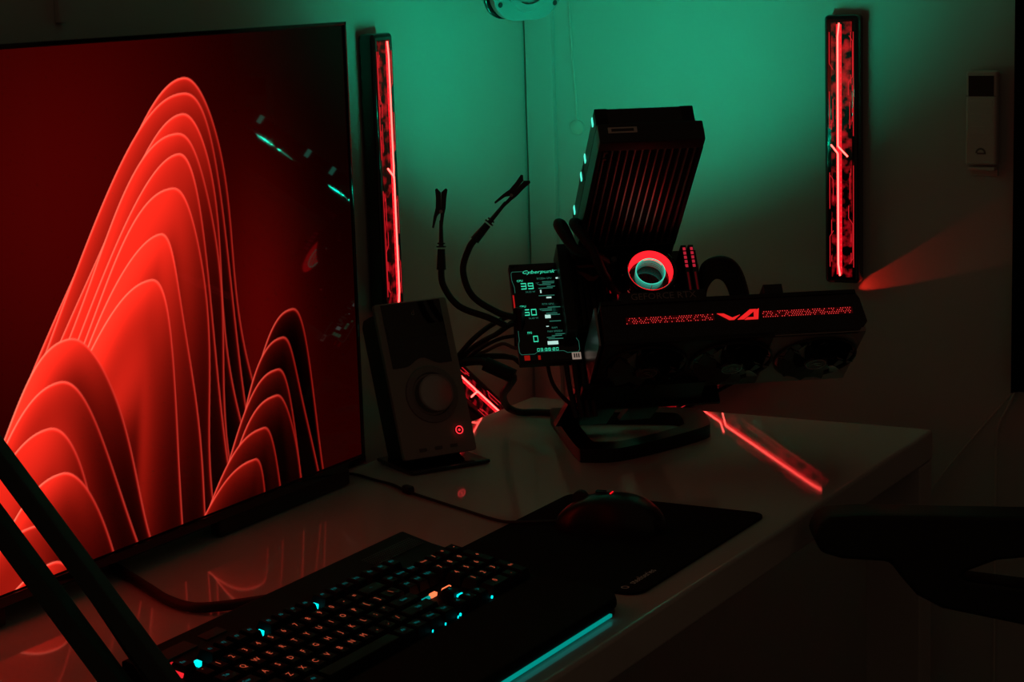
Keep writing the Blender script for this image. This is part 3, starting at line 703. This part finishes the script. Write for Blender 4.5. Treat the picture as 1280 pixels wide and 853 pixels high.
# ------------------------------------------------------------------ mouse pad and mouse
pad = thing('mouse_pad', 'black cloth mouse pad with small grey lettering at a corner', 'mouse pad', E2(.4425, -.654, 0))
MB().prism(rrect(.247, .332, .018, 6), (0, 0, .0003), (1, 0, 0), (0, 1, 0), (0, 0, .003), .0006).build('cloth_sheet', M_CLOTH, pad)
me = text_mesh('steelseries', .0125)
Mt = frame((0, 1, 0), (-1, 0, 0), (.102, -.112, .0037))
pt_ = MB().mesh(me, Mt)
pt_.lathe([(.0030, 0), (.0042, 0), (.0042, .0002), (.0030, .0002)], (.102, -.152, .0036), (0, 0, 1), 20, True)
pt_.build('lettering', mat('pad_print', (.85, .8, .78), .6), pad, flat=True)
ms_ = thing('mouse', 'black computer mouse resting on the cloth pad', 'mouse', E2(.432, -.612, .0033), rotz(math.radians(98)))
def mouse_z(x, y):      # local y = forward
    a = abs(x)/(.034-.006*math.exp(-((y-.01)/.03)**2)); b_ = (y/.062)
    k = 1-abs(a)**2.6-abs(b_)**2.8
    return (.040-.010*(b_-(-.2))**2)*max(k, 0)**.42
mo = MB(); gx, gy = 25, 37; grid = []
for j in range(gy):
    row = []
    for i in range(gx):
        s_, t_ = -1+2*i/(gx-1), -1+2*j/(gy-1)
        y = .062*t_; hw = (.034-.006*math.exp(-((y-.01)/.03)**2))*max(1-abs(t_)**2.8, 0)**(1/2.6)
        x = hw*math.sin(s_*PI/2); row.append(mo.bm.verts.new((x, y, mouse_z(x, y))))
    grid.append(row)
for j in range(gy-1):
    for i in range(gx-1): mo.bm.faces.new((grid[j][i], grid[j][i+1], grid[j+1][i+1], grid[j+1][i]))
bmesh.ops.remove_doubles(mo.bm, verts=mo.bm.verts[:], dist=1e-5)
mo.build('shell', mat('mouse_shell', (.012, .012, .012), .32, noise=.1), ms_)
MB().cone((-.004, .034, .032), (.004, .034, .032), .0085, seg=20).build('scroll_wheel', M_RUB, ms_)
MB().box((0, .010, .0405), (.006, .012, .003), .001).build('button', M_GLOSS, ms_)
for k in range(4): MB().box((-.004+.0028*k, -.002, .0402), (.0012, .0012, .0008), .0002).build('red_glint', E_RED, ms_)  # red reflections on the shell, put in as small glowing dots
cable('mouse_cable', 'thin black mouse cable crossing the white desk from television to pad', [E2(-.004, -.506, .0025), E2(.030, -.508, .0025), E2(.068, -.523, .0025), E2(.100, -.535, .0028), E2(.133, -.556, .003), E2(.180, -.577, .0025), E2(.240, -.604, .0025), E2(.300, -.630, .0028), E2(.330, -.637, .0056), E2(.372, -.622, .0075)], .0018, M_RUB)
cb = bpy.data.objects['mouse_cable']
MB().box(E2(.136, -.557, .0055)-cb.location, (.016, .010, .010), .003, rotz(-.45)).build('clip', M_RUB, cb)

# ------------------------------------------------------------------ keyboard
KO = E2(.463, -1.279, 0)
kb = thing('keyboard', 'black full-size keyboard with orange and teal lit legends', 'keyboard', KO, rotz(PI/2))
TIL = math.radians(9.6)
def deck(Y): return .0245+(Y-.070)*math.tan(TIL)
KL, KD = .446, .163
bd = MB(); bd.prism([(0, .002), (KD, .008), (KD, deck(KD)+.001), (KD-.004, deck(KD)+.002), (.125, deck(.125)), (0, deck(0))], (0, 0, 0), (0, 1, 0), (0, 0, 1), (KL, 0, 0), .0012); bd.build('body', mat('keyboard_shell', (.008, .008, .008), .7, noise=.1, spec=.15), kb)
for x in (.03, KL-.03): MB().box((x, .150, .005), (.02, .006, .010), .001).build('foot', M_RUB, kb)
MB().box((.04, KD-.02, deck(KD-.02)+.0012), (.06, .016, .002), .001, Matrix.Rotation(TIL, 3, 'X')).build('media_button', M_RUB, kb)
MB().box((.10, KD-.02, deck(KD-.02)+.0012), (.03, .012, .002), .001, Matrix.Rotation(TIL, 3, 'X')).build('media_button', M_RUB, kb)
gm = MB()
for i in range(26):
    for j in range(9):
        yy = .130+j*.0032; gm.box((KL-.098+i*.0035, yy, deck(yy)+.0014), (.0018, .0016, .0008), 0, Matrix.Rotation(TIL, 3, 'X'))
gm.build('mesh_plate', mat('mesh_plate', (.05, .055, .055), .5, noise=.2), kb, kind='stuff')
U_ = .01905
rowY = [.0136, .0324, .0512, .0700, .0888, .1115]
keys = []
def add(row, u, wd, ch, c, hu=1.): keys.append((row, u, wd, ch, c, hu))
x = 0
add(5, 0, 1, 'Esc', 'T')
for k in range(12): add(5, [2, 3, 4, 5, 6.5, 7.5, 8.5, 9.5, 11, 12, 13, 14][k], 1, 'F%d' % (k+1), 'T')
for k, s in enumerate(('Prt', 'Scr', 'Brk')): add(5, 15.25+k, 1, s, 'T')
for k, ch in enumerate('`1234567890-='): add(4, k, 1, ch, 'O')
add(4, 13, 2, '<-', 'T')
add(3, 0, 1.5, 'Tab', 'T')
for k, ch in enumerate('QWERTYUIOP[]'): add(3, 1.5+k, 1, ch, 'O')
add(3, 13.5, 1.5, '\\', 'O')
add(2, 0, 1.75, 'Caps', 'T')
for k, ch in enumerate("ASDFGHJKL;'"): add(2, 1.75+k, 1, ch, 'O')
add(2, 12.75, 2.25, 'Enter', 'T')
add(1, 0, 2.25, 'Shift', 'T')
for k, ch in enumerate('ZXCVBNM,./'): add(1, 2.25+k, 1, ch, 'O')
add(1, 12.25, 2.75, 'Shift', 'T')
for u, wd, s in ((0, 1.25, 'Ctrl'), (1.25, 1.25, 'Win'), (2.5, 1.25, 'Alt'), (3.75, 6.25, ''), (10, 1.25, 'Alt'), (11.25, 1.25, 'Win'), (12.5, 1.25, 'Menu'), (13.75, 1.25, 'Ctrl')): add(0, u, wd, s, 'T')
for k, s in enumerate(('Ins', 'Home', 'PgUp')): add(4, 15.25+k, 1, s, 'T')
for k, s in enumerate(('Del', 'End', 'PgDn')): add(3, 15.25+k, 1, s, 'T')
add(1, 16.25, 1, '^', 'T')
for k, s in enumerate(('<', 'v', '>')): add(0, 15.25+k, 1, s, 'T')
for k, s in enumerate(('Num', '/', '*', '-')): add(4, 18.5+k, 1, s, 'O')
for r_, row in ((3, '789'), (2, '456'), (1, '123')):
    for k, ch in enumerate(row): add(r_, 18.5+k, 1, ch, 'O')
add(3, 21.5, 1, '+', 'O', 2.); add(1, 21.5, 1, 'Ent', 'O', 2.)
add(0, 18.5, 2, '0', 'O'); add(0, 20.5, 1, '.', 'O')
_km = {}
def key_mesh(wd, hu):
    if (wd, hu) in _km: return _km[(wd, hu)]
    b2 = bmesh.new(); a, b_ = wd*U_/2-.0006, hu*U_/2-.0006; h = .0095
    lo_ = [b2.verts.new((sx*a, sy*b_, 0)) for sx, sy in ((-1, -1), (1, -1), (1, 1), (-1, 1))]
    mi_ = [b2.verts.new((sx*(a-.0026), sy*(b_-.0022)+.0006, h*.92)) for sx, sy in ((-1, -1), (1, -1), (1, 1), (-1, 1))]
    hi_ = [b2.verts.new((sx*(a-.0034), sy*(b_-.0030)+.0006, h)) for sx, sy in ((-1, -1), (1, -1), (1, 1), (-1, 1))]
    for A, B in ((lo_, mi_), (mi_, hi_)):
        for k in range(4): b2.faces.new((A[k], A[(k+1) % 4], B[(k+1) % 4], B[k]))
    b2.faces.new(hi_); b2.faces.new(lo_[::-1])
    me = bpy.data.meshes.new('keycap'); b2.to_mesh(me); b2.free(); me.materials.append(M_KEY); _km[(wd, hu)] = me
    return me
_lm = {}
def legend_mesh(s, c):
    if (s, c) in _lm: return _lm[(s, c)]
    me = text_mesh(s, .0082 if len(s) == 1 else .0046).copy(); me.materials.clear(); me.materials.append(E_KEYO if c == 'O' else E_KEYT); _lm[(s, c)] = me
    return me
RX = Matrix.Rotation(TIL, 4, 'X')
for row, u, wd, ch, c, hu in keys:
    Y = rowY[row]-(hu-1)*U_/2*.985; X = .0085+(u+wd/2)*U_
    o = bpy.data.objects.new('keycap', key_mesh(wd, hu)); COL.objects.link(o); o.parent = kb
    o.matrix_local = Matrix.Translation((X, Y, deck(Y)+.0012)) @ RX
    if ch:
        l_ = bpy.data.objects.new('legend', legend_mesh(ch, c)); COL.objects.link(l_); l_.parent = o
        l_.matrix_local = Matrix.Translation((0, .0012, .00965))
def kled(u, Y, wx, wy, m, h=.004):
    MB().box((.0085+u*U_, Y, deck(Y)+.0012+h/2), (wx, wy, h), .0006, Matrix.Rotation(TIL, 3, 'X')).build('key_light', m, kb)
for u in (1.5, 6.25, 10.75): kled(u, .1105, .0045, .006, E_LEDT, .005)
kled(16.3, .0470, .010, .004, E_LEDO); kled(17.6, .0470, .014, .003, E_LEDO, .003); kled(15.6, .0470, .014, .003, em('led_teal_soft', (.0, .8, .7), .35), .003)
kled(16.75, .0228, .009, .0022, E_LEDT, .008)
for u in (15.15, 18.3): kled(u, .004, .002, .002, E_LEDT, .003)
for u in (12.4, 13.6, 14.8): kled(u, .0025, .0014, .0014, E_LEDT, .003)
kled(18.35, .0135, .002, .002, E_LEDO, .003)
kled(.75, .1290, .010, .004, em('led_red_dim', (1, .02, .03), .5), .001); kled(.05, .1115, .003, .014, em('led_red_mid', (1, .02, .03), .9), .004)

wr = thing('wrist_rest', 'black padded wrist rest with teal glowing front strip before the keyboard', 'wrist rest', E2(.520, -1.066, 0), rotz(PI/2))
# local x = along the keyboard, y = away from the user
ol = [(-.216, .054), (.218, .054), (.2185, .030), (.216, -.018), (.206, -.040), (.188, -.051), (.170, -.053), (-.190, -.053), (-.216, -.040)]
MB().prism(ol, (0, 0, .006), (1, 0, 0), (0, 1, 0), (0, 0, .0125), .004).build('pad', mat('rest_foam', (.008, .008, .008), .85, noise=.1, spec=.1), wr)
MB().prism([(a*.992, b_*.97) for a, b_ in ol], (0, 0, .0005), (1, 0, 0), (0, 1, 0), (0, 0, .006), .0008).build('base', M_BLACK, wr)
MB().box((-.012, -.0527, .0042), (.368, .003, .0036), .0008).build('light_strip', E_STRIP, wr)
cable('keyboard_cable', 'thick black keyboard cable curving out from under the television', [E2(-.005, -.935, .006), E2(.030, -.962, .006), E2(.070, -.985, .006), E2(.110, -1.008, .006), E2(.150, -1.030, .006), E2(.190, -1.040, .006), E2(.222, -1.025, .008), E2(.262, -1.005, .014), E2(.302, -1.000, .022)], .0052, M_RUB, None, 'cable', 12)

# ------------------------------------------------------------------ boom arm in the left foreground
bo = thing('microphone_boom', 'dark twin-bar articulated boom rising from the desk in the left foreground', 'boom', E2(.43, -1.33, 0))
BB = E2(.43, -1.33, 0)
def bar(name, a, b_, wd, m=M_ARM):
    a, b_ = Vector(a)-BB, Vector(b_)-BB; d = (b_-a); L_ = d.length; q_ = d.to_track_quat('Z', 'Y').to_matrix()
    MB().box((a+b_)/2, (wd, wd, L_), .002, q_).build(name, m, bo)
LA, LB = E2(.415, -1.325, .020), E2(.370, -1.338, .020)
UA, UB = E2(.228, -1.362, .268), E2(.198, -1.372, .248)
bar('arm_bar', LA, UA, .0165); bar('arm_bar', LB, UB, .0175)
MB().cone(UA-BB+Vector((0, .016, 0)), UA-BB-Vector((0, .016, 0)), .018, seg=24).build('joint', M_ARM, bo)
MB().cone(UB-BB+Vector((0, .016, 0)), UB-BB-Vector((0, .016, 0)), .014, seg=24).build('joint', M_ARM, bo)
bar('upper_arm', UA, E2(.05, -1.46, .52), .016)
MB().lathe([(0, 0.0005), (.045, .0005), (.045, .008), (.030, .012), (0, .012)], Vector((-.035, -.002, 0)), (0, 0, 1), 32).build('base', M_ARM, bo)
MB().box(Vector((-.036, -.002, .02)), (.08, .03, .024), .004).build('bracket', M_ARM, bo)
cable('boom_cable', 'thin black cord running between the twin bars of the boom arm', [E2(.225, -1.345, .262), E2(.232, -1.340, .235), E2(.250, -1.335, .205), E2(.285, -1.330, .155), E2(.325, -1.325, .098), E2(.365, -1.320, .045), E2(.395, -1.300, .004), E2(.420, -1.315, .004)], .0026, M_RUB, None, 'cord')

# ------------------------------------------------------------------ wall remote and holder
rh = thing('remote_holder', 'small pale wall bracket holding the remote control', 'holder', E2(.629, YB, .336))
MB().box((0, -.002, .02), (.036, .004, .07), .001).build('back_plate', M_WHITE, rh)
MB().box((0, -.010, -.004), (.036, .018, .005), .0012).build('ledge', M_WHITE, rh)
rm = thing('remote_control', 'pale air conditioner remote control hanging on the back wall', 'remote', E2(.629, YB-.004, .337))
MB().box((0, -.0085, .062), (.042, .016, .124), .004, seg=3).build('body', M_WHITE, rm)
MB().box((0, -.0168, .104), (.034, .001, .027), .0004).build('display', mat('remote_display', (.04, .03, .025), .2), rm)
MB().box((0, -.0166, .091), (.040, .0006, .0012), .0002).build('groove', mat('remote_groove', (.25, .23, .2), .6), rm)
for z in (.080, .062, .046): MB().box((0, -.0168, z), (.030, .001, .010), .0004).build('button', M_WHITE, rm)
lo_ = MB(); lo_.prism([(.007*math.cos(math.radians(a)), .007*math.sin(math.radians(a))) for a in range(0, 181, 15)]+[(.0045*math.cos(math.radians(a)), .0045*math.sin(math.radians(a))) for a in range(180, -1, -15)], (0, -.0166, .016), (1, 0, 0), (0, 0, 1), (0, -.0005, 0)); lo_.box((.001, -.0168, .0155), (.012, .0006, .002))
lo_.build('logo', mat('remote_logo', (.12, .11, .10), .6), rm)

# ------------------------------------------------------------------ housing hanging at the top of the view
ch = E2(.088, -.145, .597)
fdir = (Vector((1.43, -2.59, .25+Z))-ch); fdir.z = -.22*fdir.length; fdir.normalize(); fdir = Matrix.Rotation(math.radians(40), 3, 'Z') @ fdir
q_ = fdir.to_track_quat('Z', 'Y').to_matrix()
M_CAMF = mat('camera_face', (.24, .24, .24), .6, metal=.1, noise=.05)
cm = thing('wall_camera', 'silver-faced round camera housing with screws, cut off by the top edge', 'camera', ch, q_)
pr_ = MB(); pr_.prism(rrect(.124, .106, .046, 8), (0, 0, 0), (1, 0, 0), (0, 1, 0), (0, 0, .012), .003); pr_.build('face_plate', M_CAMF, cm)
for k in range(6): MB().prism(rrect(.124-.006*k, .106-.006*k, .036, 8), (0, .003*k, -.008-.012*k), (1, 0, 0), (0, 1, 0), (0, 0, .006), .0015).build('housing_rib', M_GLOSS if k % 2 == 0 else M_SILVER, cm)
MB().lathe([(.040, .012), (.041, .014), (.039, .0165), (.030, .016), (.028, .006), (0, .004), (0, .0), (.041, .0)], (0, 0, 0), (0, 0, 1), 48).build('lens_ring', M_CAMF, cm)
MB().lathe([(0, .0125), (.014, .011), (.026, .007), (.0285, .004)], (0, 0, 0), (0, 0, 1), 32).build('lens', M_GLOSS, cm)
for sx, sy in ((-1, -1), (1, -1), (1, 1), (-1, 1)):
    MB().cone((sx*.047, sy*.030, .009), (sx*.047, sy*.030, .0128), .0036, seg=14).build('screw_hole', M_BLACK, cm)
iq = q_.inverted()
tgt = iq @ (E2(.02, YB, .70)-ch)
MB().tube([Vector((0, .02, -.060)), Vector((0, .03, -.085)), tgt*.75+Vector((0, .01, 0)), tgt], .009, 12, 5).build('bracket_arm', M_BLACK, cm)
cable('hanging_cable', 'thin pale cord hanging down the back wall behind the radiator', [E2(.010, YB-.004, .80), E2(.013, YB-.004, .62), E2(.016, YB-.003, .50), E2(.021, YB-.003, .42), E2(.022, YB-.004, .385)], .0016, M_WHITE, None, 'cord')
hk = MB().lathe([(0, 0), (.011, 0), (.0105, .004), (.006, .006), (0, .0065)], (0, 0, 0), (0, -1, 0), 24).build('wall_hook', M_WHITE); hk.location = E2(.022, YB-.0005, .380); tag(hk, 'small pale hook on the back wall at the end of the cord', 'hook')
cable('hanging_cable', 'thin pale cord slanting down the back wall right of the desk', [E2(.679, YB-.004, .041), E2(.646, YB-.004, .0), E2(.614, YB-.004, -.040), E2(.583, YB-.004, -.080), E2(.55, YB-.004, -.125)], .0014, M_WHITE, None, 'cord')
cable('hanging_cable', 'thin pale cord bending down to the floor beside the black curtain', [E2(.677, YB-.006, .038), E2(.664, YB-.006, .008), E2(.652, YB-.006, -.02), E2(.649, YB-.006, -.08), E2(.649, YB-.006, -.25), E2(.651, YB-.006, -.70)], .0018, M_WHITE, None, 'cord')

# black curtain at the right edge
ct = MB(); pts = []
nx = 60
xs_ = [.674+i*.40/(nx-1) for i in range(nx)]
for zz in (.034, 1.45):
    pts.append([ct.bm.verts.new((x_, YB-.022+.014*math.sin((x_-.674)*150), zz+Z)) for x_ in xs_])
for i in range(nx-1): ct.bm.faces.new((pts[0][i], pts[0][i+1], pts[1][i+1], pts[1][i]))
r_ = bmesh.ops.extrude_face_region(ct.bm, geom=ct.bm.faces[:])
for v in [g_ for g_ in r_['geom'] if isinstance(g_, bmesh.types.BMVert)]: v.co.y -= .003
cto = ct.build('curtain', M_CLOTH); tag(cto, 'black pleated curtain at the right edge of the back wall', 'curtain')

# ------------------------------------------------------------------ office chair: armrest in view, the rest to the right of the frame
ca_ = Vector((.873, .487, 0)).normalized(); cn = Vector((-.487, .873, 0)).normalized()
c0 = E2(.62, -.49, 0)
chair = thing('office_chair', 'black office chair armrest reaching in from the right before the desk', 'chair', (c0.x+.53, c0.y-.03, 0))
CB = chair.location.copy()
# outline in metres along ca_ and up, relative to c0
arm = [(-.002, -.010), (.004, .004), (.016, .012), (.05, .013), (.235, .004), (.300, .000), (.325, -.012), (.330, -.026), (.318, -.040), (.25, -.042), (.20, -.045), (.180, -.052), (.163, -.058), (.161, -.062), (.166, -.066), (.245, -.079), (.40, -.110), (.42, -.16), (.245, -.124), (.140, -.098), (.112, -.082), (.094, -.060), (.082, -.043), (.03, -.038), (.006, -.030)]
ap = MB(); ap.prism(arm, c0-CB+cn*-.025, ca_, (0, 0, 1), cn*.05, .006); ap.build('armrest', mat('armrest_plastic', (.008, .008, .008), .55, noise=.1), chair)
def cbx(c, size, bev): return MB().box(Vector(c), size, bev, rotz(math.atan2(ca_.y, ca_.x)), 3)
cbx((0, .05, .47), (.50, .48, .09), .03).build('seat', M_CLOTH, chair)
cbx(ca_*.30+Vector((0, .05, .80)), (.08, .46, .60), .03).build('backrest', M_CLOTH, chair)
p0 = c0-CB+ca_*.41+Vector((0, 0, -.135))
MB().tube([p0, p0+Vector((.02, .01, -.06)), Vector((-.10, .06, .44))], .016, 10, 5).build('arm_support', M_BLACK, chair)
MB().cone((0, .05, .10), (0, .05, .44), .03, seg=20).build('column', M_METAL, chair)
for k in range(5):
    a = k*2*PI/5
    leg = MB().tube([Vector((0, .05, .10)), Vector((.15*math.cos(a), .05+.15*math.sin(a), .09)), Vector((.28*math.cos(a), .05+.28*math.sin(a), .065))], .018, 10, 3).build('leg', M_METAL, chair)
    MB().cone((.28*math.cos(a)-.012, .05+.28*math.sin(a), .028), (.28*math.cos(a)+.012, .05+.28*math.sin(a), .028), .0275, seg=16).build('castor', M_RUB, leg)
